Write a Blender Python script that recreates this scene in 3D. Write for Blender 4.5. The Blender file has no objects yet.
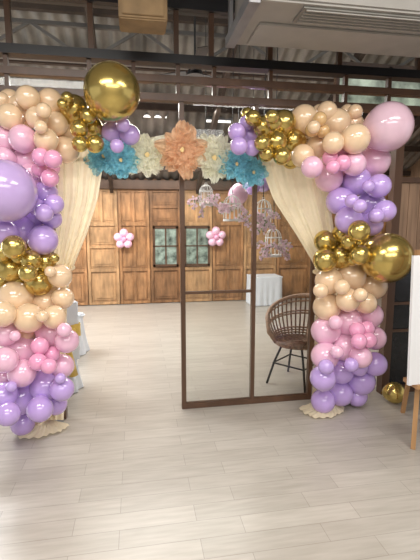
import bpy, bmesh, math, random
from mathutils import Vector, Matrix, Quaternion
random.seed(7)
C = bpy.context.scene.collection
PI = math.pi
# ---------------------------------------------------------------- camera
F_ = 420.0; TH = math.radians(8.4); A = math.radians(9.9); H = 1.55
cam = bpy.data.cameras.new('camera'); co = bpy.data.objects.new('camera', cam); C.objects.link(co)
cam.sensor_fit = 'VERTICAL'; cam.sensor_height = 36; cam.lens = 27
co.location = (0, 0, H); co.rotation_euler = (PI/2 - TH, 0, -A)
bpy.context.scene.camera = co
bpy.context.scene.view_settings.view_transform = 'Standard'
FW = Vector((math.sin(A)*math.cos(TH), math.cos(A)*math.cos(TH), -math.sin(TH)))
RT = Vector((math.cos(A), -math.sin(A), 0))
UP = Vector((math.sin(A)*math.sin(TH), math.cos(A)*math.sin(TH), math.cos(TH)))
def ray(u, v): return FW + RT*((u-210)/F_) + UP*((280-v)/F_)
def at(u, v, Y):
    d = ray(u, v); return Vector((0, 0, H)) + d*(Y/d.y)
def fl(u, v):
    d = ray(u, v); return Vector((0, 0, H)) + d*(-H/d.z)
def depth(p): return (p - Vector((0, 0, H))).dot(FW)
FY = 3.26          # plane of the glazed frame
FAR = 7.66         # far wall
def roofz(y): return 2.2 + (7.7-y)*0.5

# ---------------------------------------------------------------- materials
def mat(name, col, rough=.5, metal=0, var=.12, scale=8, bump=0, coat=0, spec=.5, stretch=None, emit=0, sheen=0, trans=0, clear=0, blotch=0):
    m = bpy.data.materials.new(name); m.use_nodes = True
    n = m.node_tree.nodes; l = m.node_tree.links; b = n['Principled BSDF']
    tc = n.new('ShaderNodeTexCoord'); mp = n.new('ShaderNodeMapping')
    if stretch: mp.inputs['Scale'].default_value = stretch
    nz = n.new('ShaderNodeTexNoise'); nz.inputs['Scale'].default_value = scale; nz.inputs['Detail'].default_value = 4
    l.new(tc.outputs['Object'], mp.inputs[0]); l.new(mp.outputs[0], nz.inputs['Vector'])
    r = n.new('ShaderNodeValToRGB')
    r.color_ramp.elements[0].position = .3; r.color_ramp.elements[1].position = .7
    r.color_ramp.elements[0].color = [max(0, c*(1-var)) for c in col]+[1]
    r.color_ramp.elements[1].color = [min(1, c*(1+var)) for c in col]+[1]
    l.new(nz.outputs['Fac'], r.inputs[0]); outc = r.outputs[0]
    if blotch:   # large weathered patches
        n2 = n.new('ShaderNodeTexNoise'); n2.inputs['Scale'].default_value = 2.2; n2.inputs['Detail'].default_value = 5; l.new(tc.outputs['Object'], n2.inputs['Vector'])
        r2 = n.new('ShaderNodeValToRGB'); r2.color_ramp.elements[0].position = .35; r2.color_ramp.elements[1].position = .65
        r2.color_ramp.elements[0].color = (1-blotch, 1-blotch, 1-blotch, 1); r2.color_ramp.elements[1].color = (1.1, 1.08, 1.05, 1)
        l.new(n2.outputs['Fac'], r2.inputs[0])
        mx = n.new('ShaderNodeMix'); mx.data_type = 'RGBA'; mx.blend_type = 'MULTIPLY'; mx.inputs[0].default_value = 1
        l.new(outc, mx.inputs[6]); l.new(r2.outputs[0], mx.inputs[7]); outc = mx.outputs[2]
    l.new(outc, b.inputs['Base Color'])
    b.inputs['Roughness'].default_value = rough; b.inputs['Metallic'].default_value = metal
    b.inputs['Coat Weight'].default_value = coat; b.inputs['Coat Roughness'].default_value = .06
    b.inputs['Specular IOR Level'].default_value = spec
    b.inputs['Sheen Weight'].default_value = sheen
    if bump:
        bp = n.new('ShaderNodeBump'); bp.inputs['Strength'].default_value = bump; bp.inputs['Distance'].default_value = .01
        l.new(nz.outputs['Fac'], bp.inputs['Height']); l.new(bp.outputs[0], b.inputs['Normal'])
    if emit:
        b.inputs['Emission Strength'].default_value = emit; l.new(outc, b.inputs['Emission Color'])
    last = b.outputs[0]; o = n['Material Output']
    if trans:
        t = n.new('ShaderNodeBsdfTranslucent'); mx = n.new('ShaderNodeMixShader'); mx.inputs[0].default_value = trans
        l.new(outc, t.inputs[0]); l.new(last, mx.inputs[1]); l.new(t.outputs[0], mx.inputs[2]); last = mx.outputs[0]
    if clear:
        t = n.new('ShaderNodeBsdfTransparent'); mx = n.new('ShaderNodeMixShader'); mx.inputs[0].default_value = clear
        l.new(last, mx.inputs[1]); l.new(t.outputs[0], mx.inputs[2]); last = mx.outputs[0]
    l.new(last, o.inputs[0])
    return m
M = {
 'lilac': mat('lilac_latex', (.56, .39, .80), .16, var=.04, scale=2, coat=.9),
 'pale_lilac': mat('pale_lilac_latex', (.64, .47, .83), .14, var=.04, scale=2, coat=.9, trans=.15),
 'pink': mat('pink_latex', (.90, .55, .72), .16, var=.04, scale=2, coat=.9),
 'pale_pink': mat('pale_pink_latex', (.93, .67, .79), .14, var=.04, scale=2, coat=.9, trans=.2),
 'rose': mat('rose_latex', (.90, .41, .63), .16, var=.04, scale=2, coat=.9),
 'cream': mat('cream_latex', (.87, .64, .42), .16, var=.04, scale=2, coat=.9),
 'tan': mat('tan_latex', (.76, .50, .24), .16, var=.04, scale=2, coat=.9),
 'gold': mat('gold_chrome_latex', (.62, .47, .15), .22, .86, var=.06, scale=2),
 'wood': mat('old_door_wood', (.42, .22, .10), .45, var=.35, scale=3, stretch=(6, 6, 1.2), bump=.15, blotch=.45),
 'wood2': mat('old_door_wood_light', (.52, .31, .155), .45, var=.3, scale=3, stretch=(6, 6, 1.2), bump=.15, blotch=.4),
 'wood3': mat('old_door_wood_dark', (.29, .15, .07), .45, var=.35, scale=3, stretch=(6, 6, 1.2), bump=.15, blotch=.45),
 'frame': mat('brown_frame', (.10, .052, .03), .35, var=.25, scale=6, stretch=(1, 1, .2)),
 'black': mat('black_steel', (.010, .010, .012), .4, var=.2),
 'dark': mat('dark_paint', (.03, .026, .024), .7, var=.2),
 'ceil': mat('ceiling_paint', (.26, .24, .22), .8, var=.2),
 'roof': mat('corrugated_sheet', (.27, .245, .22), .45, .1, var=.25, scale=2, stretch=(3, .3, 1), blotch=.55),
 'purlin': mat('purlin_wood', (.055, .035, .025), .7, var=.3),
 'steel': mat('grey_steel', (.32, .32, .33), .4, .6),
 'darksteel': mat('truss_steel', (.16, .15, .14), .5, .3),
 'curtain': mat('cream_curtain', (.93, .82, .60), .7, var=.04, scale=20, sheen=.3, trans=.4),
 'white': mat('white_cloth', (.70, .73, .78), .8, var=.04),
 'yellow': mat('yellow_satin', (.75, .52, .12), .35, var=.1),
 'wicker': mat('brown_wicker', (.20, .11, .07), .45, var=.5, scale=40),
 'wicker_rim': mat('pale_wicker', (.34, .21, .14), .5, var=.3, scale=40),
 'acwhite': mat('ac_casing', (.36, .34, .31), .5, var=.06),
 'acgrille': mat('ac_grille', (.20, .19, .17), .5, var=.1),
 'ochre': mat('dull_brown_board', (.26, .165, .075), .6, var=.25),
 'teal': mat('teal_gauze', (.28, .66, .80), .7, var=.3, scale=40, sheen=.4, trans=.4, clear=.22),
 'ivory': mat('ivory_gauze', (.91, .88, .72), .7, var=.15, scale=40, sheen=.4, trans=.4, clear=.24),
 'orange': mat('peach_orange_gauze', (.96, .57, .35), .7, var=.2, scale=40, sheen=.4, trans=.4, clear=.2),
 'stamen': mat('yellow_stamen', (.80, .62, .30), .7, var=.2),
 'cage': mat('white_wire', (.85, .84, .82), .4, var=.05),
 'blossom': mat('pink_blossom', (.97, .66, .74), .7, var=.3, scale=30, trans=.4),
 'twig': mat('brown_twig', (.24, .15, .09), .8),
 'leaf': mat('leaf', (.20, .30, .12), .7, var=.3, trans=.3),
 'lamp': mat('lamp_glow', (1, .97, .92), .5, var=.0, emit=1.6),
 'sky': mat('skylight_glow', (.85, .85, .82), .5, var=.15, scale=1, emit=.35),
 'board': mat('white_board', (.82, .82, .83), .4, var=.02),
 'easelwood': mat('easel_wood', (.45, .25, .11), .5, var=.2, stretch=(1, 1, .2)),
 'darkpane': mat('dark_glass', (.015, .015, .017), .12, var=.3),
 'plank': mat('plank_wood', (.30, .19, .12), .6, var=.3, scale=4, stretch=(6, 6, .5)),
 'winpane': mat('window_daylight', (.16, .20, .17), .2, var=.9, scale=9, emit=.4),
 'greenpane': mat('daylight_and_foliage_glass', (.36, .42, .33), .2, var=.75, scale=5, emit=.45),
 'plaster': mat('plaster', (.55, .52, .48), .8, var=.06),
}
def glass():
    m = bpy.data.materials.new('clear_glass'); m.use_nodes = True
    n = m.node_tree.nodes; l = m.node_tree.links
    for x in list(n): n.remove(x)
    o = n.new('ShaderNodeOutputMaterial'); mx = n.new('ShaderNodeMixShader'); t = n.new('ShaderNodeBsdfTransparent'); g = n.new('ShaderNodeBsdfGlossy')
    t.inputs[0].default_value = (.94, .95, .94, 1); g.inputs['Roughness'].default_value = .02
    f = n.new('ShaderNodeFresnel'); f.inputs[0].default_value = 1.35
    l.new(f.outputs[0], mx.inputs[0]); l.new(t.outputs[0], mx.inputs[1]); l.new(g.outputs[0], mx.inputs[2]); l.new(mx.outputs[0], o.inputs[0])
    return m
M['glass'] = glass()
def floor_mat():
    m = bpy.data.materials.new('plank_floor'); m.use_nodes = True
    n = m.node_tree.nodes; l = m.node_tree.links; b = n['Principled BSDF']
    tc = n.new('ShaderNodeTexCoord')
    br = n.new('ShaderNodeTexBrick'); br.offset = .37; br.inputs['Scale'].default_value = 1
    br.inputs['Brick Width'].default_value = .62; br.inputs['Row Height'].default_value = .125
    br.inputs['Mortar Size'].default_value = .0018; br.inputs['Mortar Smooth'].default_value = .4
    br.inputs['Color1'].default_value = (.49, .455, .405, 1); br.inputs['Color2'].default_value = (.435, .40, .355, 1); br.inputs['Mortar'].default_value = (.31, .28, .245, 1)
    l.new(tc.outputs['Object'], br.inputs['Vector'])
    mp = n.new('ShaderNodeMapping'); mp.inputs['Scale'].default_value = (1.5, 14, 1); l.new(tc.outputs['Object'], mp.inputs[0])
    nz = n.new('ShaderNodeTexNoise'); nz.inputs['Scale'].default_value = 3; nz.inputs['Detail'].default_value = 6; l.new(mp.outputs[0], nz.inputs['Vector'])
    r = n.new('ShaderNodeValToRGB'); r.color_ramp.elements[0].position = .3; r.color_ramp.elements[1].position = .75
    r.color_ramp.elements[0].color = (.85, .84, .82, 1); r.color_ramp.elements[1].color = (1.05, 1.05, 1.05, 1); l.new(nz.outputs['Fac'], r.inputs[0])
    mx = n.new('ShaderNodeMix'); mx.data_type = 'RGBA'; mx.blend_type = 'MULTIPLY'; mx.inputs[0].default_value = 1
    l.new(br.outputs['Color'], mx.inputs[6]); l.new(r.outputs[0], mx.inputs[7]); l.new(mx.outputs[2], b.inputs['Base Color'])
    b.inputs['Roughness'].default_value = .3
    bp = n.new('ShaderNodeBump'); bp.inputs['Strength'].default_value = .12; bp.inputs['Distance'].default_value = .003; l.new(nz.outputs['Fac'], bp.inputs['Height']); l.new(bp.outputs[0], b.inputs['Normal'])
    return m
M['floor'] = floor_mat()

# ---------------------------------------------------------------- mesh helpers
class MB:
    def __init__(s): s.b = bmesh.new()
    def box(s, c, d, rot=None):
        mtx = Matrix.Translation(Vector(c)) @ (rot.to_4x4() if rot else Matrix()) @ Matrix.Diagonal((d[0], d[1], d[2], 1))
        vs = [s.b.verts.new(mtx @ Vector((x, y, z))) for x in (-.5, .5) for y in (-.5, .5) for z in (-.5, .5)]
        for f in ((0, 1, 3, 2), (4, 6, 7, 5), (0, 4, 5, 1), (2, 3, 7, 6), (0, 2, 6, 4), (1, 5, 7, 3)): s.b.faces.new([vs[i] for i in f])
        return s
    def bb(s, x0, x1, y0, y1, z0, z1): return s.box(((x0+x1)/2, (y0+y1)/2, (z0+z1)/2), (abs(x1-x0), abs(y1-y0), abs(z1-z0)))
    def bar(s, p0, p1, w, d):
        p0 = Vector(p0); p1 = Vector(p1); v = p1-p0
        q = v.to_track_quat('Z', 'Y').to_matrix()
        return s.box((p0+p1)/2, (w, d, v.length), q)
    def cyl(s, p0, p1, r0, r1=None, seg=12):
        if r1 is None: r1 = r0
        p0 = Vector(p0); p1 = Vector(p1); v = p1-p0
        mtx = Matrix.Translation((p0+p1)/2) @ v.to_track_quat('Z', 'Y').to_matrix().to_4x4()
        bmesh.ops.create_cone(s.b, cap_ends=True, segments=seg, radius1=r0, radius2=r1, depth=v.length, matrix=mtx); return s
    def sph(s, c, r, seg=12, sc=(1, 1, 1)):
        bmesh.ops.create_uvsphere(s.b, u_segments=seg, v_segments=max(6, seg*2//3), radius=r, matrix=Matrix.Translation(Vector(c)) @ Matrix.Diagonal((sc[0], sc[1], sc[2], 1))); return s
    def petal(s, c, d, n_, L_, W_):
        """small pointed oval, folded along its middle: c base, d direction, n_ normal"""
        d = d.normalized(); w = d.cross(n_).normalized(); up = w.cross(d)
        a = s.b.verts.new(c); b = s.b.verts.new(c+d*L_*.55+w*W_+up*W_*.5); t = s.b.verts.new(c+d*L_); e = s.b.verts.new(c+d*L_*.55-w*W_+up*W_*.5)
        s.b.faces.new((a, b, t)); s.b.faces.new((a, t, e)); return s
    def tube(s, pts, r, seg=6, closed=False):
        pts = [Vector(p) for p in pts]; n = len(pts); rings = []
        for i, p in enumerate(pts):
            t = (pts[(i+1) % n]-pts[i-1]) if closed else (pts[min(i+1, n-1)]-pts[max(i-1, 0)])
            if t.length < 1e-9: t = Vector((0, 0, 1))
            t.normalize(); ref = Vector((0, 0, 1)) if abs(t.z) < .9 else Vector((1, 0, 0))
            a = t.cross(ref).normalized(); b = t.cross(a)
            rr = r(i/(n-1)) if callable(r) else r
            rings.append([s.b.verts.new(p + a*math.cos(2*PI*k/seg)*rr + b*math.sin(2*PI*k/seg)*rr) for k in range(seg)])
        for i in range(n if closed else n-1):
            r0 = rings[i]; r1 = rings[(i+1) % n]
            for k in range(seg):
                try: s.b.faces.new((r0[k], r0[(k+1) % seg], r1[(k+1) % seg], r1[k]))
                except ValueError: pass
        if not closed:
            for rg in (rings[0], rings[-1]):
                try: s.b.faces.new(rg)
                except ValueError: pass
        return s
    def grid(s, fn, nu, nv):
        vs = [[s.b.verts.new(fn(i/(nu-1), j/(nv-1))) for i in range(nu)] for j in range(nv)]
        for j in range(nv-1):
            for i in range(nu-1): s.b.faces.new((vs[j][i], vs[j][i+1], vs[j+1][i+1], vs[j+1][i]))
        return s
    def mesh(s, name, m, smooth=False, bevel=0):
        if bevel: bmesh.ops.bevel(s.b, geom=s.b.edges[:], offset=bevel, segments=2, affect='EDGES')
        bmesh.ops.recalc_face_normals(s.b, faces=s.b.faces)
        me = bpy.data.meshes.new(name); s.b.to_mesh(me); s.b.free()
        if m: me.materials.append(m)
        if smooth:
            me.polygons.foreach_set('use_smooth', [True]*len(me.polygons))
        return me
def obj(name, mb, m, parent=None, smooth=False, bevel=0, world=False):
    """child: local coordinates (world=True shifts by the parents' locations); top level: origin moved to its base"""
    me = mb.mesh(name, M[m] if isinstance(m, str) else m, smooth, bevel)
    o = bpy.data.objects.new(name, me); C.objects.link(o)
    if parent:
        o.parent = parent
        if world:
            off = Vector(); p = parent
            while p: off += p.location; p = p.parent
            me.transform(Matrix.Translation(-off))
    else:
        xs = [v.co.x for v in me.vertices]; ys = [v.co.y for v in me.vertices]; zs = [v.co.z for v in me.vertices]
        c = Vector(((min(xs)+max(xs))/2, (min(ys)+max(ys))/2, min(zs)))
        me.transform(Matrix.Translation(-c)); o.location = c
    return o
def tag(o, label, cat, group=None):
    o['label'] = label; o['category'] = cat
    if group: o['group'] = group
    return o
def thing(name, label, cat, loc=(0, 0, 0), group=None, rz=0):
    o = bpy.data.objects.new(name, None); C.objects.link(o); o.location = loc; o.rotation_euler = (0, 0, rz); o.empty_display_size = .1
    return tag(o, label, cat, group)
def struct(name, mb, m, parent=None, **k):
    o = obj(name, mb, m, parent, **k)
    if not parent: o['kind'] = 'structure'
    return o

# ---------------------------------------------------------------- setting
struct('floor', MB().bb(-5.5, 6.5, -3, 8.4, -.1, 0), 'floor')
struct('wall_far', MB().bb(-5.5, 6.5, FAR, FAR+.12, 0, 2.25), 'wood3')
struct('wall_left', MB().bb(-5.6, -5.5, FY, 8.4, 0, 4.5), 'dark')
struct('wall_right', MB().bb(5.0, 5.1, FY, 8.4, 0, 4.5), 'plank')
struct('wall_back', MB().bb(-5.5, 6.5, -3.1, -3, 0, 3.2), 'plaster')
CZ = 3.14
struct('ceiling', MB().bb(-5.5, 6.5, -3, FY-.05, CZ, CZ+.08), 'ceil')
mb = MB()
NX = 640
def rf(a, b):
    x = -5.5+12*a; y = 3.2+5.1*b
    return Vector((x, y, roofz(y)+.02*math.sin(x*2*PI/.15)))
mb.grid(rf, NX, 3); struct('ceiling_roof', mb, 'roof', smooth=True)
mb = MB()
for y in (7.2, 6.55, 5.9, 5.3, 4.7, 4.1, 3.5): mb.bb(-5.5, 6.5, y-.03, y+.03, roofz(y)-.13, roofz(y)-.05)
struct('trim_1', mb, 'purlin')
mb = MB()
for x in (-3.4, -1.9, -.4, 1.1, 2.6, 4.1): mb.bar((x, 3.4, roofz(3.4)-.22), (x, 7.6, roofz(7.6)-.22), .06, .12)
struct('trim_2', mb, 'purlin')
mb = MB(); ty = 4.8; zb = 3.16; zt = 3.50
mb.bb(-5.5, 6.5, ty-.02, ty+.02, zb-.02, zb+.02).bb(-5.5, 6.5, ty-.02, ty+.02, zt-.02, zt+.02)
x = -5.4; k = 0
while x < 6:
    mb.bar((x, ty, zb if k % 2 else zt), (x+.55, ty, zt if k % 2 else zb), .03, .03); x += .55; k += 1
struct('trim_3', mb, 'darksteel')
mb = MB(); mb.bar((-5, 4.42, roofz(4.42)-.04), (6, 4.42, roofz(4.42)-.04), .4, .01)
struct('window_3', mb, 'sky')
struct('trim_4', MB().bb(-5.5, 6.5, FAR-.12, FAR-.02, 2.05, 2.2), 'frame')
# daylight band with foliage beyond, upper right
gx0 = at(335, 80, 4.4).x
f = MB().bb(gx0, 5, 4.37, 4.43, 2.68, 2.73).bb(gx0, 5, 4.37, 4.43, 3.12, 3.17)
x = gx0
while x < 5: f.bb(x, x+.04, 4.37, 4.43, 2.7, 3.15); x += .6
w4 = struct('window_4', f, 'frame')
struct('window_pane', MB().bb(gx0, 5, 4.40, 4.405, 2.73, 3.12), 'greenpane', w4, world=True)

# old door leaves on the far wall
def leaf(x0, x1, m, n, style=0, skip_mid=False):
    mb = MB(); y1 = FAR; t = .05
    ys = y1-t; st = .05; w = x1-x0
    mb.bb(x0, x0+st, ys, y1, .01, 2.05).bb(x1-st, x1, ys, y1, .01, 2.05)
    for z0, z1 in ((.01, .06), (.60, .67), (1.41, 1.48), (2.0, 2.05)): mb.bb(x0+st, x1-st, ys, y1, z0, z1)
    mb.bb(x0+st, x1-st, ys+.025, y1, .06, .60).bb(x0+st, x1-st, ys+.025, y1, 1.48, 2.0)
    if not skip_mid: mb.bb(x0+st, x1-st, ys+.025, y1, .67, 1.41)
    def raised(a, b, z0, z1):
        mb.bb(a+.028, b-.028, ys+.014, y1, z0+.028, z1-.028)
        if b-a > .2: mb.bb(a+.065, b-.065, ys+.004, y1, z0+.065, z1-.065)
    xm_ = (x0+x1)/2
    if style == 1:
        mb.bb(xm_-.02, xm_+.02, ys, y1, .06, .60); raised(x0+st, xm_-.02, .06, .60); raised(xm_+.02, x1-st, .06, .60)
    else: raised(x0+st, x1-st, .06, .60)
    if style == 2:
        mb.bb(x0+st, x1-st, ys, y1, 1.72, 1.76); raised(x0+st, x1-st, 1.48, 1.72); raised(x0+st, x1-st, 1.76, 2.0)
    else:
        mb.bb(xm_-.02, xm_+.02, ys, y1, 1.48, 2.0)
        raised(x0+st, xm_-.02, 1.48, 2.0); raised(xm_+.02, x1-st, 1.48, 2.0)
    if not skip_mid:
        if style == 1:
            mb.bb(xm_-.02, xm_+.02, ys, y1, .67, 1.41); raised(x0+st, xm_-.02, .67, 1.41); raised(xm_+.02, x1-st, .67, 1.41)
        else:
            mb.bb(x0+st, x1-st, ys, y1, 1.02, 1.06); raised(x0+st, x1-st, .67, 1.02); raised(x0+st, x1-st, 1.06, 1.41)
    return struct('door_%d' % n, mb, m, bevel=.005)
us = [-120, -85, -50, -15, 20, 54, 87, 119, 150, 181, 212, 243, 276, 310, 345, 380, 415, 450]
n = 10
for i in range(len(us)-1):
    x0 = at(us[i], 250, FAR).x; x1 = at(us[i+1], 250, FAR).x
    sk = us[i] in (150, 181)
    leaf(x0+.005, x1-.005, ['wood', 'wood2', 'wood', 'wood3', 'wood2'][i % 5], n, i % 3, sk); n += 1
    if sk:
        k = 1 if us[i] == 150 else 2
        a = x0+.055; b = x1-.055
        f = MB(); ya = FAR-.075
        f.bb(a, a+.035, ya, FAR, .68, 1.40).bb(b-.035, b, ya, FAR, .68, 1.40).bb(a, b, ya, FAR, .68, .72).bb(a, b, ya, FAR, 1.36, 1.40)
        f.bb((a+b)/2-.012, (a+b)/2+.012, ya, FAR, .72, 1.36).bb(a, b, ya, FAR, 1.04, 1.06)
        w = struct('window_%d' % k, f, 'frame')
        struct('window_pane', MB().bb(a+.035, b-.035, FAR-.06, FAR-.055, .72, 1.36), 'winpane', w, world=True)

# ---------------------------------------------------------------- glazed frame between the rooms
def X(u, v=300, Y=FY): return at(u, v, Y).x
def Z(v, u=183, Y=FY): return at(u, v, Y).z
L, R = -4.0, 5.0
h0, h1, h2, h3, h4 = Z(98), Z(80), Z(66), Z(57), Z(12)
struct('trim_5', MB().bb(L, R, FY-.05, FY+.05, h2, h3), 'black')
struct('trim_6', MB().bb(L, R, FY-.05, FY+.05, h4, CZ), 'black')
struct('trim_7', MB().bb(L, R, FY-.035, FY+.035, h1-.03, h1+.018), 'frame')
struct('trim_8', MB().bb(L, R, FY-.035, FY+.035, h0-.03, h0+.018), 'frame')
mb = MB()
for u in (-60, 8, 90, 134, 178, 214, 270, 345, 388, 440, 500):
    x = X(u, 90); mb.bb(x-.014, x+.014, FY-.02, FY+.02, h0, h2)
struct('trim_9', mb, 'frame')
mb = MB()
for u in (-70, 9, 91, 176, 211, 270, 340, 420):
    x = X(u, 35); mb.bb(x-.018, x+.018, FY-.02, FY+.02, h3, h4)
struct('trim_10', mb, 'frame')
struct('window_5', MB().bb(L, R, FY-.002, FY+.002, h0+.02, h1-.035), 'glass')
struct('window_6', MB().bb(L, R, FY-.002, FY+.002, h3, h4), 'glass')
for i, u in enumerate((56, 388, -40)):
    x = X(u, 300); struct('trim_%d' % (11+i), MB().bb(x-.035, x+.035, FY-.04, FY+.04, 0, h0), 'frame')
xa, xm, xb = X(183), X(253), X(312)
f = MB()
f.bb(xa-.018, xa+.018, FY-.025, FY+.025, 0.0, h0-.03).bb(xm-.016, xm+.016, FY-.025, FY+.025, 0.0, h0-.03).bb(xb-.018, xb+.018, FY-.025, FY+.025, 0.0, h0-.03)
f.bb(xa, xb, FY-.024, FY+.024, .0, .045)
zr = Z(292, 215); f.bb(xa, xm, FY-.015, FY+.015, zr-.011, zr+.011)
d1 = struct('door_1', f, 'frame', bevel=.003)
struct('door_pane', MB().bb(xa+.018, xm-.016, FY-.003, FY+.003, .045, h0-.03), 'glass', d1, world=True)
struct('door_pane', MB().bb(xm+.016, xb-.018, FY-.003, FY+.003, .045, h0-.03), 'glass', d1, world=True)
xr0 = X(388)+.035
f = MB(); zc = Z(262, 400)
f.bb(xr0, R, FY-.03, FY+.03, .0, .07).bb(xr0, R, FY-.03, FY+.03, zc-.03, zc+.02).bb(xr0+.28, xr0+.33, FY-.03, FY+.03, 0, h0-.03)
zq = Z(180, 400); f.bb(xr0, R, FY-.025, FY+.025, zq-.02, zq+.02)
for zt_ in (Z(303, 400), Z(330, 400)): f.bb(xr0, R, FY-.02, FY+.02, zt_-.012, zt_+.012)
d2 = struct('door_2', f, 'frame')
struct('door_pane', MB().bb(xr0, R, FY-.004, FY+.004, .07, zc-.03), 'darkpane', d2, world=True)
mb = MB(); x = xr0
while x < R: mb.bb(x, min(R, x+.095), FY+.0, FY+.02, zc+.02, zq-.02); x += .1
struct('door_plank_panel', mb, 'plank', d2, world=True)

# ---------------------------------------------------------------- roof fittings
def tubelamp(u0, u1, v, Y, label):
    a = at(u0, v, Y); b = at(u1, v, Y); z = a.z
    t = thing('tube_light', label, 'ceiling light', ((a.x+b.x)/2, Y, z), 'tube lights under the shed roof')
    l = (b.x-a.x)/2
    obj('housing', MB().bb(-l, l, -.04, .04, .03, .07), 'steel', t)
    obj('tube', MB().cyl((-l+.02, 0, .015), (l-.02, 0, .015), .016), 'lamp', t, smooth=True)
    top = roofz(Y)-.03-z
    for s in (-1, 1): obj('hanger', MB().cyl((s*l*.8, 0, .07), (s*l*.8, 0, top), .005, seg=6), 'black', t)
    return t
tubelamp(140, 168, 117, 6.2, 'slim lit tube light seen above the left ivory flower')
tubelamp(205, 232, 122, 6.2, 'slim lit tube light seen beside the lilac tip of the right column')
p = at(195, 74, 4.3)
fan = thing('ceiling_fan', 'black ceiling fan hanging behind the transom windows', 'fan', p)
obj('rod', MB().cyl((0, 0, .05), (0, 0, roofz(4.3)-.03-p.z), .01), 'black', fan)
obj('motor', MB().cyl((0, 0, -.02), (0, 0, .05), .09, .06, 20), 'black', fan, smooth=False)
for k in range(3):
    a = k*2*PI/3+.5; q = Matrix.Rotation(a, 3, 'Z') @ Matrix.Rotation(.2, 3, 'X')
    obj('blade', MB().box(Vector((math.cos(a)*.36, math.sin(a)*.36, .01)), (.56, .11, .006), q), 'black', fan)

z0 = at(300, 51, 2.9).z; xl = at(240, 30, 2.6).x
ac = thing('air_conditioner', 'long grey ceiling air conditioning unit at the upper right', 'air conditioner', (xl+.9, 2.58, z0))
top = CZ-z0-.002
obj('casing', MB().bb(-.87, .95, -.30, .30, 0, min(.30, top-.05)), 'acwhite', ac, bevel=.012)
obj('grille', MB().bb(-.62, .8, -.27, -.10, -.012, 0), 'acgrille', ac)
mb = MB()
for k in range(5): mb.bb(-.60, .78, -.26+k*.033, -.25+k*.033, -.02, -.010)
obj('louvre', mb, 'acwhite', ac)
obj('bottom_panel', MB().bb(-.8, .9, -.05, .25, -.014, 0), 'acwhite', ac, bevel=.004)
for s in (-.90, .98): obj('bracket', MB().bb(s-.03, s+.03, -.30, .30, -.02, .04).bb(s-.012, s+.012, -.3, -.26, .04, top).bb(s-.012, s+.012, .26, .3, .04, top), 'steel', ac)
p = at(143, 27, 2.75)
bx = thing('hanging_box', 'dull brown rectangular box hung from the ceiling at the top edge', 'box', p)
obj('body', MB().bb(-.14, .14, -.1, .1, 0, CZ-.002-p.z), 'ochre', bx, bevel=.008)
obj('front_panel', MB().bb(-.12, .12, -.112, -.1, .02, CZ-.02-p.z), 'ochre', bx, bevel=.003)

# ---------------------------------------------------------------- backdrop stand
ys = FY-.07
st = thing('backdrop_stand', 'slim metal backdrop stand carrying the curtains and flowers', 'stand', (0, ys, 0))
zc = at(180, 160, ys).z
xL = at(40, 300, ys).x; xR = at(345, 300, ys).x
obj('crossbar', MB().cyl((xL, ys, zc), (xR, ys, zc), .012), 'steel', st, world=True, smooth=True)
for x in (xL, xR):
    obj('upright', MB().cyl((x, ys, .01), (x, ys, zc), .012), 'steel', st, world=True, smooth=True)
    obj('base_plate', MB().bb(x-.12, x+.12, ys-.1, ys+.1, 0, .012), 'steel', st, world=True)
def interp(rows, v):
    for a, b in zip(rows, rows[1:]):
        if a[0] <= v <= b[0]:
            t = (v-a[0])/(b[0]-a[0])
            return a[1]+(b[1]-a[1])*t, a[2]+(b[2]-a[2])*t
    return rows[-1][1], rows[-1][2]
def curtain(rows, label, yc, tie, pud):
    v0, v1 = rows[0][0], rows[-1][0]
    um = (rows[0][1]+rows[0][2])/2
    t = thing('curtain', label, 'curtain', (at(um, 300, yc).x, yc, 0), 'cream curtains of the balloon entrance')
    def fn(a, b):
        v = v0+(v1-v0)*b; uL, uR = interp(rows, v)
        w = (uR-uL)/40
        u = uL+(uR-uL)*(a+.014*math.sin(a*19+b*4))
        amp = .011+.008*(1-min(1, w))
        y = yc+amp*math.sin(a*2*PI*4+1.5*math.sin(b*4+a*5))+.003*math.sin(a*2*PI*10+b*7)
        p = at(u, v, y); p.z = max(p.z, .008+.006*math.sin(a*40)**2); return p
    obj('drape', MB().grid(fn, 140, 50), 'curtain', t, smooth=True, world=True)
    uL, uR = interp(rows, tie)
    a = at(uL-1, tie, yc); b = at(uR+1, tie, yc); cx = (a.x+b.x)/2; hw = (b.x-a.x)/2+.004
    obj('tieback', MB().tube([(cx+math.cos(k/24*2*PI)*hw, yc+math.sin(k/24*2*PI)*.035, a.z+.02*math.sin(k/24*2*PI)) for k in range(24)], .009, 8, True), 'curtain', t, smooth=True, world=True)
    cp = fl(*pud)
    def puddle(s, r):
        th = s*2*PI; rr = (.01+.11*r)*(1+.10*math.sin(th*3+1)+.05*math.sin(th*8))
        return Vector((cp.x+math.cos(th)*rr*1.5, cp.y+math.sin(th)*rr, .004+.045*(1-r*r)+.010*(1+math.sin(th*19+r*14))*(1-r*.5)+.008*math.sin(r*16+th*2)*(1-r)+.006))
    obj('floor_hem', MB().grid(puddle, 120, 16), 'curtain', t, smooth=True, world=True)
curtain([(148, 54, 104), (170, 56, 102), (200, 58, 97), (232, 55, 87), (262, 53, 75), (274, 52, 70), (300, 48, 67), (350, 44, 66), (420, 38, 64)],
        'cream curtain gathered behind the left balloon column', FY-.12, 268, (40, 431))
curtain([(150, 260, 322), (170, 262, 324), (200, 273, 329), (235, 296, 334), (265, 314, 338), (278, 316, 338), (310, 315, 345), (360, 314, 350), (408, 312, 352)],
        'cream curtain gathered behind the right balloon column', FY-.12, 272, (322, 412))

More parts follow.
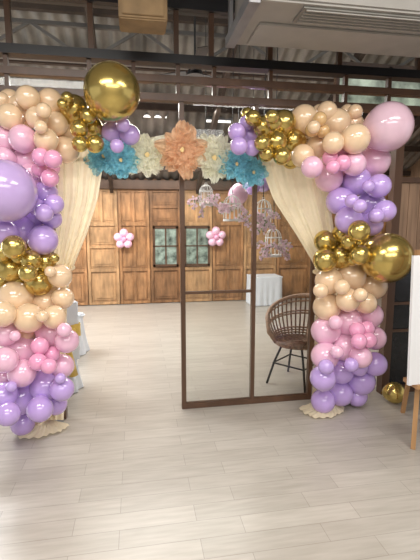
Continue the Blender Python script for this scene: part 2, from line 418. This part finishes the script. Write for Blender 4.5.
# ---------------------------------------------------------------- balloons
def balloon_mesh(col):
    mb = MB(); bmesh.ops.create_uvsphere(mb.b, u_segments=32, v_segments=20, radius=1)
    for v in mb.b.verts:
        if v.co.z < 0:
            k = -v.co.z; v.co.z *= 1+.14*k*k
            v.co.x *= 1-.05*k; v.co.y *= 1-.05*k
    return mb.mesh('balloon', M[col], True)
def knot_mesh(col):
    mb = MB().cyl((0, 0, -1.12), (0, 0, -1.20), .07, .03, 10).cyl((0, 0, -1.20), (0, 0, -1.27), .03, .085, 10)
    return mb.mesh('knot', M[col], True)
BM = {c: balloon_mesh(c) for c in ('lilac', 'pink', 'rose', 'cream', 'tan', 'gold', 'pale_pink', 'pale_lilac')}
KM = {c: knot_mesh(c) for c in BM}
ORD = ['highest', 'second highest', 'third highest', 'fourth highest', 'fifth highest', 'sixth highest', 'seventh highest', 'eighth highest', 'ninth highest', 'tenth highest', 'eleventh highest', 'twelfth highest', 'thirteenth highest'] + ['%dth highest' % k for k in range(14, 40)]
CW = {'lilac': 'lilac', 'pink': 'pale pink', 'rose': 'small rosy pink', 'cream': 'cream', 'tan': 'small tan', 'gold': 'shiny gold', 'pale_pink': 'light pink', 'pale_lilac': 'light lilac'}
B = []
def bunch(side, where, col, lst, size=''): B.append(dict(side=side, where=where, col=col, size=size, lst=[tuple(t) for t in lst]))
# left column
bunch('left', 'in the top bunch', 'cream', [(28, 98, 12), (50, 102, 13), (10, 117, 13), (37, 118, 11), (56, 124, 12), (46, 140, 12), (66, 150, 13)])
bunch('left', 'in the top bunch', 'gold', [(74, 109, 14), (92, 128, 11), (79, 129, 9), (95, 144, 9), (80, 144, 8), (88, 116, 8)])
bunch('left', 'above the teal flowers', 'gold', [(112, 92, 28)], 'huge')
bunch('left', 'beside the teal flowers', 'lilac', [(112, 132, 10), (130, 135, 10), (123, 125, 7), (117, 146, 7)])
bunch('left', 'below the top cream bunch', 'pink', [(5, 140, 14), (23, 139, 14), (4, 158, 11), (26, 160, 13)])
bunch('left', 'below the top cream bunch', 'rose', [(41, 157, 9), (53, 159, 9), (40, 170, 8), (50, 178, 9), (52, 168, 8)])
bunch('left', 'at the left photo edge', 'pale_lilac', [(5, 191, 31)], 'huge')
bunch('left', 'beside the huge lilac one', 'lilac', [(46, 193, 12), (54, 204, 10), (44, 213, 9), (37, 207, 9), (52, 219, 10)])
bunch('left', 'above the middle gold bunch', 'lilac', [(22, 230, 15), (43, 240, 15), (4, 232, 13)])
bunch('left', 'in the middle bunch', 'gold', [(11, 268, 14), (39, 282, 14), (14, 247, 12), (46, 262, 10), (31, 260, 10), (28, 273, 9), (2, 252, 10)])
bunch('left', 'below the middle gold bunch', 'cream', [(15, 298, 17), (60, 276, 12), (63, 298, 11), (29, 318, 15), (45, 303, 12), (3, 314, 13), (54, 317, 12)])
bunch('left', 'in the lower half', 'pink', [(51, 333, 15), (67, 341, 12), (21, 349, 16), (5, 334, 13), (5, 360, 13), (22, 373, 14), (62, 366, 12), (5, 378, 12)])
bunch('left', 'in the lower half', 'rose', [(40, 346, 9), (52, 354, 8), (38, 362, 9), (49, 366, 8)])
bunch('left', 'near the floor', 'lilac', [(20, 398, 17), (45, 386, 15), (3, 396, 14), (62, 389, 12), (40, 409, 13), (23, 425, 12), (8, 414, 12), (56, 404, 11)])
# right column
bunch('right', 'at its left tip', 'lilac', [(237, 132, 9), (249, 135, 11), (239, 146, 9), (252, 148, 8), (246, 123, 7)])
bunch('right', 'in the top left bunch', 'gold', [(264, 127, 11), (283, 123, 13), (275, 142, 12), (293, 141, 12), (262, 143, 8), (266, 154, 8), (282, 156, 9), (253, 118, 8), (272, 117, 7)])
bunch('right', 'along the top', 'cream', [(304, 119, 14), (336, 124, 15), (355, 139, 15), (303, 156, 12), (318, 146, 12), (333, 143, 11)])
bunch('right', 'along the top', 'tan', [(312, 130, 7), (323, 131, 7), (320, 119, 7)])
bunch('right', 'at the upper right corner', 'pale_pink', [(388, 127, 24)], 'huge')
bunch('right', 'below the top cream bunch', 'pink', [(374, 161, 16), (329, 178, 14), (312, 167, 11), (354, 164, 12)])
bunch('right', 'below the top cream bunch', 'rose', [(330, 158, 8), (342, 151, 8), (343, 163, 8), (333, 167, 7)])
bunch('right', 'in the upper half', 'lilac', [(357, 181, 14), (340, 201, 14), (379, 186, 12), (371, 204, 14), (385, 211, 11), (349, 220, 14), (371, 224, 12), (352, 201, 7, 1), (360, 206, 7, 1), (353, 210, 7, 1)])
bunch('right', 'in the middle bunch', 'gold', [(325, 241, 11), (342, 234, 10), (359, 231, 11), (341, 256, 13), (325, 260, 12), (356, 243, 8), (367, 243, 10), (360, 255, 10)])
bunch('right', 'in the middle', 'gold', [(387, 258, 25)], 'huge')
bunch('right', 'below the middle gold bunch', 'cream', [(329, 281, 14), (327, 307, 14), (352, 277, 14), (373, 286, 14), (348, 300, 12), (366, 303, 11), (342, 287, 8)])
bunch('right', 'in the lower half', 'pink', [(325, 331, 14), (348, 321, 14), (370, 315, 13), (345, 347, 14), (325, 356, 14), (374, 338, 12), (361, 357, 11)])
bunch('right', 'in the lower half', 'rose', [(357, 330, 8), (367, 329, 8), (359, 341, 8), (369, 340, 8)])
bunch('right', 'near the floor', 'lilac', [(341, 371, 13), (375, 364, 12), (323, 378, 13), (340, 393, 13), (361, 381, 14), (323, 401, 12), (356, 401, 11), (359, 367, 9)])
# small balloons tucked in on top, mixed sizes
rnd = random.Random(11)
for b in B:
    if len(b['lst']) < 6 or b['col'] in ('rose', 'tan'): continue
    for k in range(2):
        for tries in range(30):
            t = rnd.choice(b['lst']); a = rnd.uniform(0, 2*PI); rr = rnd.uniform(5, 8)
            u = t[0]+math.cos(a)*t[2]*.9; v = t[1]+math.sin(a)*t[2]*.9
            lim = 382 if v < 270 else 374
            if b['side'] == 'left': lim = 70
            if 0 < u < lim and v < 405 and all((u-q[0])**2+(v-q[1])**2 > (.6*(q[2]))**2 for q in b['lst']) and not (b['side'] == 'right' and v > 160 and u < 318):
                b['lst'].append((u, v, rr)); break
# the back balloons that close the gaps between those in front
rnd = random.Random(3)
for side in ('left', 'right'):
    for v in range(100, 425, 6):
        bs = [(b, t) for b in B if b['side'] == side for t in b['lst']]
        row = [(t[0]-t[2], t[0]+t[2]) for b, t in bs if abs(t[1]-v) < t[2]*.75]
        if not row: continue
        lo = min(r[0] for r in row) if side == 'right' else -8
        hi = max(r[1] for r in row)
        u = lo+10
        while u <= hi-10:
            bs = [(b, t) for b in B if b['side'] == side for t in b['lst']]
            bad = (side == 'right' and v > 160 and u < 318) or (side == 'left' and v > 150 and u > 70) or (side == 'left' and u > 68 and v < 160) or (side == 'right' and v < 130 and u < 296) or (side == 'right' and v < 140 and u > 356) or (side == 'right' and v > 290 and u > 374)
            if not bad and all((t[0]-u)**2+(t[1]-v)**2 > (t[2]*.94)**2 for b, t in bs):
                c = [x for x in bs if x[1][2] < 20]; c.sort(key=lambda x: (x[1][0]-u)**2+(x[1][1]-v)**2)
                b = c[0][0]; col = b['col']
                if col in ('rose', 'tan'):
                    b = next((x[0] for x in c if x[0]['col'] not in ('rose', 'tan')), b)
                if v < 418: b['lst'].append((u, v, rnd.choice((7.5, 9, 10.5)), 0, 'back'))
            u += 4
G = []
for b in B:
    for t in b['lst']:
        G.append(dict(u=t[0], v=t[1], r=t[2], col=b['col'], b=b, side=b['side'], front=len(t) == 4, back=len(t) == 5))
placed = []
order = sorted(G, key=lambda g: (-(g['r'] > 20), g['back'], g['r'] <= 9, -g['r']))
for g in order:
    small = g['r'] <= 9; pref = .38 if small else (.25 if g['r'] < 20 else .46)
    if g['r'] > 30: pref = .52
    if g['front']: pref = .50
    if g['back']: pref = .17
    best = None
    for o in [.16+.02*k for k in range(6 if g['back'] else (22 if g['r'] < 20 else 26))]:
        p = at(g['u'], g['v'], FY-o); r = g['r']*depth(p)/F_
        pen = max(0, p.y+r*.9-(FY-.14))*.8
        for (q, rq) in placed:
            d = (p-q).length
            if d < r+rq: pen += max(0, (r+rq-d) - .2*min(r, rq))
        sc = pen*3+abs(o-pref)*.2
        if best is None or sc < best[0]: best = (sc, p, r)
    g['p'], g['rw'] = best[1], best[2]
    if g['p'].z < g['rw']*1.05: g['p'].z = g['rw']*1.05+.003
    placed.append((g['p'], g['rw']))
# leave out balloons of which the photograph shows nothing
for g in G:
    vis = 0; N = 0; dg = g['p'].y
    for i in range(-5, 6):
        for j in range(-5, 6):
            if i*i+j*j > 25: continue
            N += 1; u = g['u']+i/5.3*g['r']; v = g['v']+j/5.3*g['r']
            if u < 0 or u > 420: continue
            zf = math.sqrt(max(0, 1-(i*i+j*j)/28))*g['rw']
            ok = True
            for h in G:
                if h is g: continue
                d2 = (h['u']-u)**2+(h['v']-v)**2
                if d2 < h['r']**2 and h['p'].y-math.sqrt(1-d2/h['r']**2)*h['rw'] < dg-zf: ok = False; break
            if ok: vis += 1
    g['vis'] = vis/N
G = [g for g in G if g['vis'] > .05]
for b in B:
    lst = sorted([g for g in G if g['b'] is b], key=lambda g: g['v'])
    for i, g in enumerate(lst):
        w = (b['size']+' ' if b['size'] else '')+CW[b['col']]
        o_ = '' if len(lst) == 1 else ('lowest ' if i == len(lst)-1 else ORD[i]+' ')
        lab = '%s%s balloon %s of the %s column' % (o_, w, b['where'], b['side'])
        if len(lab.split()) > 16: lab = '%s%s balloon %s, %s column' % (o_, w, b['where'], b['side'])
        g['label'] = lab
for g in G:
    p = g['p']; r = g['rw']
    near = [h['p'] for h in G if (h['p']-p).length < .34 and h['side'] == g['side']]
    c = sum(near, Vector())/len(near) + Vector((0, .10, 0))
    d = (p-c)
    if d.length < .02: d = Vector((0, -1, 0))
    o = bpy.data.objects.new('balloon', BM[g['col']]); C.objects.link(o)
    o.location = p; o.rotation_mode = 'QUATERNION'; o.rotation_quaternion = d.to_track_quat('Z', 'Y'); o.scale = (r, r, r)
    tag(o, g['label'], 'balloon', 'balloons of the %s column' % g['side'])
    k = bpy.data.objects.new('knot', KM[g['col']]); C.objects.link(k); k.parent = o
print('balloons', len(G))
p = fl(394, 403); p.z = .092
o = bpy.data.objects.new('balloon', BM['gold']); C.objects.link(o); o.location = p; o.scale = (.09,)*3
o.rotation_euler = (1.3, .3, .6); tag(o, 'single gold balloon lying on the floor right of the column', 'balloon')
k = bpy.data.objects.new('knot', KM['gold']); C.objects.link(k); k.parent = o

# ---------------------------------------------------------------- large gauze flowers
def petal_mesh(col, L_, W_, cup, seed):
    rn = random.Random(seed); ph = rn.random()*6
    def fn(a, b):
        x = (a-.5)*2; w = W_*(.10*(1-b)+math.sin(PI*(.03+.90*b**1.3))**.7)
        ln = L_*b*(1+.04*math.sin(x*12+ph)*b)
        ruf = .11*L_*b*abs(x)*math.sin(b*12+ph+(2 if x > 0 else 0))+.06*L_*b*b*math.sin(x*8+ph)+.03*L_*b*math.sin(x*19+b*8)
        return Vector((x*w, ln, cup*math.sin(b*1.9)*L_*.7 - .06*L_*b*b + .12*L_*x*x*b + ruf))
    return MB().grid(fn, 21, 15).mesh('petal', M[col], True)
def flower(u, v, rp, col, label, Y):
    c = at(u, v, Y); R_ = rp*depth(c)/F_
    t = thing('gauze_flower', label, 'flower', c, 'large gauze flowers over the doorway')
    tilt = Matrix.Rotation(random.uniform(-.25, .25), 3, 'X') @ Matrix.Rotation(random.uniform(-.25, .25), 3, 'Z')
    for ring, (n_, L_, cup, off, W_) in enumerate([(10, 1.10, .10, 0, .30), (9, .92, .34, .3, .28), (7, .68, .65, .2, .23), (5, .42, 1.0, .6, .17)]):
        for var_ in range(3):
            pm = petal_mesh(col, R_*L_, R_*W_, cup, ring*7+var_+int(u))
            for k in range(var_, n_, 3):
                o = bpy.data.objects.new('petal', pm); C.objects.link(o); o.parent = t
                a = k*2*PI/n_+off+u+random.uniform(-.2, .2)
                o.rotation_mode = 'QUATERNION'
                o.rotation_quaternion = (tilt @ Matrix.Rotation(PI/2, 3, 'X') @ Matrix.Rotation(a, 3, 'Z') @ Matrix.Rotation(random.uniform(-.1, .3), 3, 'X')).to_quaternion()
                s = random.uniform(.82, 1.08); o.scale = (s, s, s)
                o.location = (0, -.008*ring, 0)
    mb = MB()
    for k in range(12):
        a = k*2.4; rr = R_*.09*math.sqrt(k/12)
        mb.sph((math.cos(a)*rr, -.03-R_*.16, math.sin(a)*rr), R_*.04, 8)
    obj('flower_centre', mb, 'stamen', t, smooth=True)
yf = FY-.15
flower(104, 157, 18, 'teal', 'leftmost teal gauze flower, beside the gold balloons', yf+.0)
flower(121, 161, 18, 'teal', 'teal gauze flower touching the left ivory flower', yf-.05)
flower(147, 156, 23, 'ivory', 'ivory gauze flower left of the orange flower', yf-.0)
flower(181, 151, 24, 'orange', 'orange gauze flower in the middle above the door post', yf-.07)
flower(213, 159, 23, 'ivory', 'ivory gauze flower right of the orange flower', yf-.0)
flower(235, 165, 18, 'teal', 'teal gauze flower touching the right ivory flower', yf-.05)
flower(252, 173, 15, 'teal', 'rightmost teal gauze flower, beside the right curtain', yf+.0)

# ---------------------------------------------------------------- birdcages
def birdcage(u, v, wpx, hpx, Y, label):
    c = at(u, v+hpx/2, Y); k = depth(c)/F_; w = wpx*k/2; h = hpx*k
    t = thing('birdcage', label, 'birdcage', c, 'white wire birdcages with pink blossom')
    mb = MB()
    def ring(z, r): return [(math.cos(a/20*2*PI)*r, math.sin(a/20*2*PI)*r, z) for a in range(20)]
    for z in (.0, .6): mb.tube(ring(h*z+.004, w), .005, 6, True)
    for n_ in range(12):
        a = n_/12*2*PI
        pts = [(math.cos(a)*w, math.sin(a)*w, z) for z in (0, h*.3, h*.6)]
        pts += [(math.cos(a)*w*math.cos(q), math.sin(a)*w*math.cos(q), h*.6+h*.32*math.sin(q)) for q in (.4, .8, 1.2, 1.5)]
        mb.tube(pts, .0036, 5)
    obj('wire_cage', mb, 'cage', t, smooth=True)
    obj('base_tray', MB().cyl((0, 0, -.012), (0, 0, .006), w*1.06, w*1.06, 24), 'cage', t)
    obj('top_loop', MB().tube([(math.cos(a/12*2*PI)*.014, 0, h*.95+math.sin(a/12*2*PI)*.014) for a in range(12)], .003, 5, True), 'cage', t)
    obj('hanging_cord', MB().cyl((0, 0, h*.96), (0, 0, roofz(Y)-.02-c.z), .004, seg=6), 'black', t)
    rn = random.Random(int(u)+5); mb = MB(); tw = MB(); lf = MB()
    for s in range(12):
        a = rn.uniform(0, 6.28); p = Vector((math.cos(a)*w*.8, math.sin(a)*w*.8, h*rn.uniform(.0, .55))); pts = [p.copy()]
        dr = Vector((math.cos(a)*1.3, math.sin(a)*.6, rn.uniform(-.9, .6))).normalized()
        for q in range(rn.choice((3, 4, 6))):
            p = p+dr*.026; dr.z -= .22; dr.normalize(); pts.append(p.copy())
            for e in range(3):
                cc = p+Vector([rn.uniform(-.022, .022) for _ in range(3)])
                nn = Vector((rn.uniform(-.6, .6), -1, rn.uniform(-.2, .8))).normalized(); a0 = nn.orthogonal().normalized()
                for pe in range(5):
                    mb.petal(cc, Quaternion(nn, pe*2*PI/5) @ a0, nn, .017, .009)
            for e in range(2):
                lc = p+Vector([rn.uniform(-.02, .02) for _ in range(3)])
                dd = Vector([rn.uniform(-1, 1) for _ in range(3)]); lf.petal(lc, dd, Vector((0, -1, .2)), .026, .008)
        tw.tube(pts, .0016, 5)
    sp = obj('blossom_spray', tw, 'twig', t); b_ = obj('blossoms', mb, 'blossom', sp); b_['kind'] = 'stuff'; obj('leaves', lf, 'leaf', sp)
birdcage(206, 194, 13, 21, 4.65, 'smallest white birdcage, leftmost of those with pink blossom')
birdcage(232, 207, 17, 26, 4.2, 'white birdcage with pink blossom, second from the left')
birdcage(263, 212, 16, 28, 3.9, 'white birdcage hanging highest of the two nearest the right curtain')
birdcage(273, 241, 16, 29, 4.6, 'white birdcage hanging lowest, right of the middle door post')

def bflower(u, v, rp, col, Y, label):
    c = at(u, v, Y); k = depth(c)/F_; R_ = rp*k
    t = thing('balloon_flower', label, 'balloon flower', c, 'balloon flowers on the far wall')
    pr = R_*.42
    for i in range(5):
        a = PI/2+i*2*PI/5
        o = bpy.data.objects.new('petal_balloon', BM[col]); C.objects.link(o); o.parent = t; o.scale = (pr,)*3
        d = Vector((math.cos(a), 0, math.sin(a))); o.location = d*R_*.62; o.rotation_mode = 'QUATERNION'; o.rotation_quaternion = d.to_track_quat('Z', 'Y')
    o = bpy.data.objects.new('centre_balloon', BM['rose' if col == 'pink' else 'pink']); C.objects.link(o); o.parent = t; o.scale = (pr*.6,)*3; o.location = (0, -pr*.7, 0)
bflower(124, 239, 10, 'pink', FAR-.132, 'pink balloon flower on the wooden wall left of the windows')
bflower(216, 237, 10, 'pink', FAR-.132, 'pink balloon flower on the wooden wall right of the windows')
for (u, v, r, c, lab) in [(238, 195, 10, 'pink', 'pale pink balloon hanging behind the middle birdcages'), (252, 187, 8, 'lilac', 'lilac balloon hanging behind the rightmost teal flower'), (263, 183, 9, 'lilac', 'lilac balloon next to the right curtain top')]:
    p = at(u, v, 4.8+(u-238)*.012); o = bpy.data.objects.new('balloon', BM[c]); C.objects.link(o); o.location = p; rr = r*depth(p)/F_; o.scale = (rr,)*3
    o.rotation_euler = (PI, 0, 0); tag(o, lab, 'balloon', 'balloons hanging in the far room')
    kk = bpy.data.objects.new('knot', KM[c]); C.objects.link(kk); kk.parent = o
    Ln = (roofz(p.y)-.03-p.z)/rr
    me = MB().cyl((0, 0, -Ln), (0, 0, -1.25), .03, seg=5).mesh('string', M['black'])
    s_ = bpy.data.objects.new('string', me); C.objects.link(s_); s_.parent = o

# ---------------------------------------------------------------- wicker chair
def wicker_chair(loc, rz):
    t = thing('wicker_chair', 'brown wicker tub chair with black metal legs behind the glass', 'chair', (0, 0, 0))
    zs = .42
    def prof(phi, k):
        hgt = .31*math.cos(phi*.5)**1.2+.10
        r = .20+.105*math.sin(min(1, k*1.05)*PI*.5)-.02*k*k
        return Vector((math.sin(phi)*r, math.cos(phi)*r, zs-.03+hgt*k))
    P = 2.3
    for i in range(28):
        ph = -P+2*P*(i+.5)/28; obj('back_strip', MB().tube([prof(ph, k/7) for k in range(8)], .008, 6), 'wicker', t, smooth=True)
    mb = MB()
    for k in (.05, .11, .17, .23, .56, .62, .86): mb.tube([prof(-P+2*P*i/30, k) for i in range(31)], .009, 5)
    obj('woven_band', mb, 'wicker_rim', t, smooth=True)
    rim = [prof(-P+2*P*i/40, 1) for i in range(41)]
    rim = [prof(-P, 0)]+[prof(-P, .5)]+rim+[prof(P, .5), prof(P, 0)]
    obj('rim', MB().tube(rim, .018, 8), 'wicker_rim', t, smooth=True)
    mb = MB().cyl((0, 0, zs-.04), (0, 0, zs-.01), .205, .205, 28)
    for r in (.05, .09, .13, .17, .20): mb.tube([(math.cos(a/24*2*PI)*r, math.sin(a/24*2*PI)*r, zs-.008) for a in range(24)], .008, 5, True)
    obj('seat', mb, 'wicker', t, smooth=False)
    for sx in (-1, 1):
        for sy in (-1, 1):
            obj('leg', MB().tube([(sx*.10, sy*.10, zs-.04), (sx*.15, sy*.15, .22), (sx*.20, sy*.20, .0)], .011, 8), 'black', t, smooth=True)
    obj('leg_brace', MB().tube([(sx_, sy_, .2) for sx_, sy_ in ((-.16, -.16), (.16, -.16), (.16, .16), (-.16, .16))], .008, 6, True), 'black', t)
    t.location = loc; t.rotation_euler = (0, 0, rz)
p = fl(296, 382); wicker_chair((p.x, p.y, 0), math.radians(-50))

# ---------------------------------------------------------------- white table in the far room
tb = thing('banquet_table', 'small table under a white cloth against the wooden wall', 'table', (at(264, 290, FAR-.4).x, FAR-.4, 0))
def cloth(a, b):
    th = a*2*PI; sx = .28; sy = .22
    c_, s_ = math.cos(th), math.sin(th); q = (abs(c_)**10+abs(s_)**10)**(-1/10)
    fl_ = 1+.025*b*math.sin(a*2*PI*18)+.03*b
    return Vector((c_*q*sx*fl_, s_*q*sy*fl_, .50*(1-b)+.01))
obj('tablecloth', MB().grid(cloth, 160, 6), 'white', tb, smooth=True)
obj('tabletop', MB().bb(-.28, .28, -.22, .22, .50, .52), 'white', tb, bevel=.008)

def covered_chair(loc, rz, label):
    t = thing('covered_chair', label, 'chair', (0, 0, 0), 'white covered chairs behind the left column')
    def skirt(a, b):
        th = a*2*PI; c_, s_ = math.cos(th), math.sin(th); q = (abs(c_)**4+abs(s_)**4)**(-1/4)
        f_ = 1+.09*b*math.sin(a*2*PI*10+math.sin(th*3))+.22*b*b
        return Vector((c_*q*.19*f_, s_*q*.19*f_, .44*(1-b)+.008))
    obj('skirt', MB().grid(skirt, 120, 10), 'white', t, smooth=True)
    obj('seat_cover', MB().bb(-.19, .19, -.19, .19, .42, .46), 'white', t, bevel=.018)
    def back(a, b):
        th = a*2*PI; c_, s_ = math.cos(th), math.sin(th); q = (abs(c_)**4+abs(s_)**4)**(-1/4)
        wx = .19-.03*b*b; wy = .035
        return Vector((c_*q*wx, .19+.05*b+s_*q*wy, .30+(.84-.30)*b-.03*b*(c_*c_)))
    mb = MB().grid(back, 60, 8); mb.bar((0, .19, .40), (0, .238, .83), .33, .05); obj('back_cover', mb, 'white', t, smooth=True)
    def band(a, b):
        th = a*2*PI; c_, s_ = math.cos(th), math.sin(th); q = (abs(c_)**4+abs(s_)**4)**(-1/4)
        return Vector((c_*q*.195, .215+s_*q*.048, .52+.11*b+.006*math.sin(a*40)))
    obj('sash', MB().grid(band, 60, 4), 'yellow', t, smooth=True)
    mb = MB().sph((0, .275, .575), .035, 12, (1, .7, 1))
    for s in (-1, 1):
        mb.sph((s*.065, .285, .585), .06, 12, (1, .35, .65))
        mb.tube([(s*.01, .28, .56), (s*.04, .30, .42), (s*.07, .31, .2)], lambda q: .015+.025*q, 8)
    obj('sash_bow', mb, 'yellow', t, smooth=True)
    t.location = loc; t.rotation_euler = (0, 0, rz)
p = fl(50, 392); covered_chair((p.x, p.y+.06, 0), math.radians(215), 'nearer white covered chair with yellow sash behind the left column')
p = fl(64, 354); covered_chair((p.x, p.y, 0), math.radians(150), 'farther white covered chair with yellow sash behind the left column')

# ---------------------------------------------------------------- easel with white board
p = fl(413, 449); ye = p.y
bl = at(411, 320, ye-.03).x; bz0 = at(411, 384, ye-.03).z; bz1 = at(411, 256, ye-.03).z
cx = bl+.32
ez = thing('easel', 'wooden easel cut by the right photo edge', 'easel', (cx, ye, 0))
lx = p.x-cx
for s in (1, -1): obj('leg', MB().bar((s*lx, 0, .0), (s*lx*.45, .16, 1.6), .03, .02), 'easelwood', ez)
obj('leg', MB().bar((.05, .5, .0), (0, .19, 1.55), .03, .02), 'easelwood', ez)
obj('tray', MB().bb(-.26, .26, -.06, .09, bz0-.03, bz0-.002), 'easelwood', ez)
obj('crosspiece', MB().bb(-.2, .2, .12, .15, 1.30, 1.34), 'easelwood', ez)
bd = thing('board', 'blank white board standing on the wooden easel', 'sign', (cx, ye-.04, bz0))
hh = bz1-bz0
mb = MB(); mb.bar((0, 0.0, 0), (0, .04, hh), .62, .012); obj('panel', mb, 'board', bd)
for s in (-.31, .31): obj('edge_strip', MB().bar((s, -.004, 0), (s, .036, hh), .02, .022), 'board', bd)

# ---------------------------------------------------------------- lights
def area(loc, rot, sx, sy, e, col=(1, .96, .90)):
    l = bpy.data.lights.new('area_light', 'AREA'); l.shape = 'RECTANGLE'; l.size = sx; l.size_y = sy; l.energy = e; l.color = col
    o = bpy.data.objects.new('area_light', l); C.objects.link(o); o.location = loc; o.rotation_euler = rot; return o
area((-.8, .9, 3.08), (0, 0, 0), 1.6, .8, 62)
area((1.6, .9, 3.08), (0, 0, 0), 1.6, .8, 52)
area((.3, -1.6, 3.0), (math.radians(25), 0, 0), 4.0, 1.4, 135, (1, .98, .95))
area((-2.6, 5.4, 2.95), (0, 0, 0), 2.2, .8, 170, (.97, .98, 1))
area((.4, 5.4, 2.95), (0, 0, 0), 2.2, .8, 110)
area((3.2, 5.6, 2.9), (0, 0, 0), 1.5, 1.0, 25)
area((-.5, 6.5, 2.45), (math.radians(55), 0, 0), 5, .3, 26, (1, .92, .80))
area((-5.2, 6.0, 1.5), (0, math.radians(-90), 0), 2.2, 2.5, 115, (.92, .96, 1))
area((0, 4.6, 2.75), (PI, 0, 0), 6, .5, 11, (1, .93, .85))
w = bpy.data.worlds.new('world'); bpy.context.scene.world = w; w.use_nodes = True
w.node_tree.nodes['Background'].inputs[0].default_value = (.94, .94, .97, 1); w.node_tree.nodes['Background'].inputs[1].default_value = .72
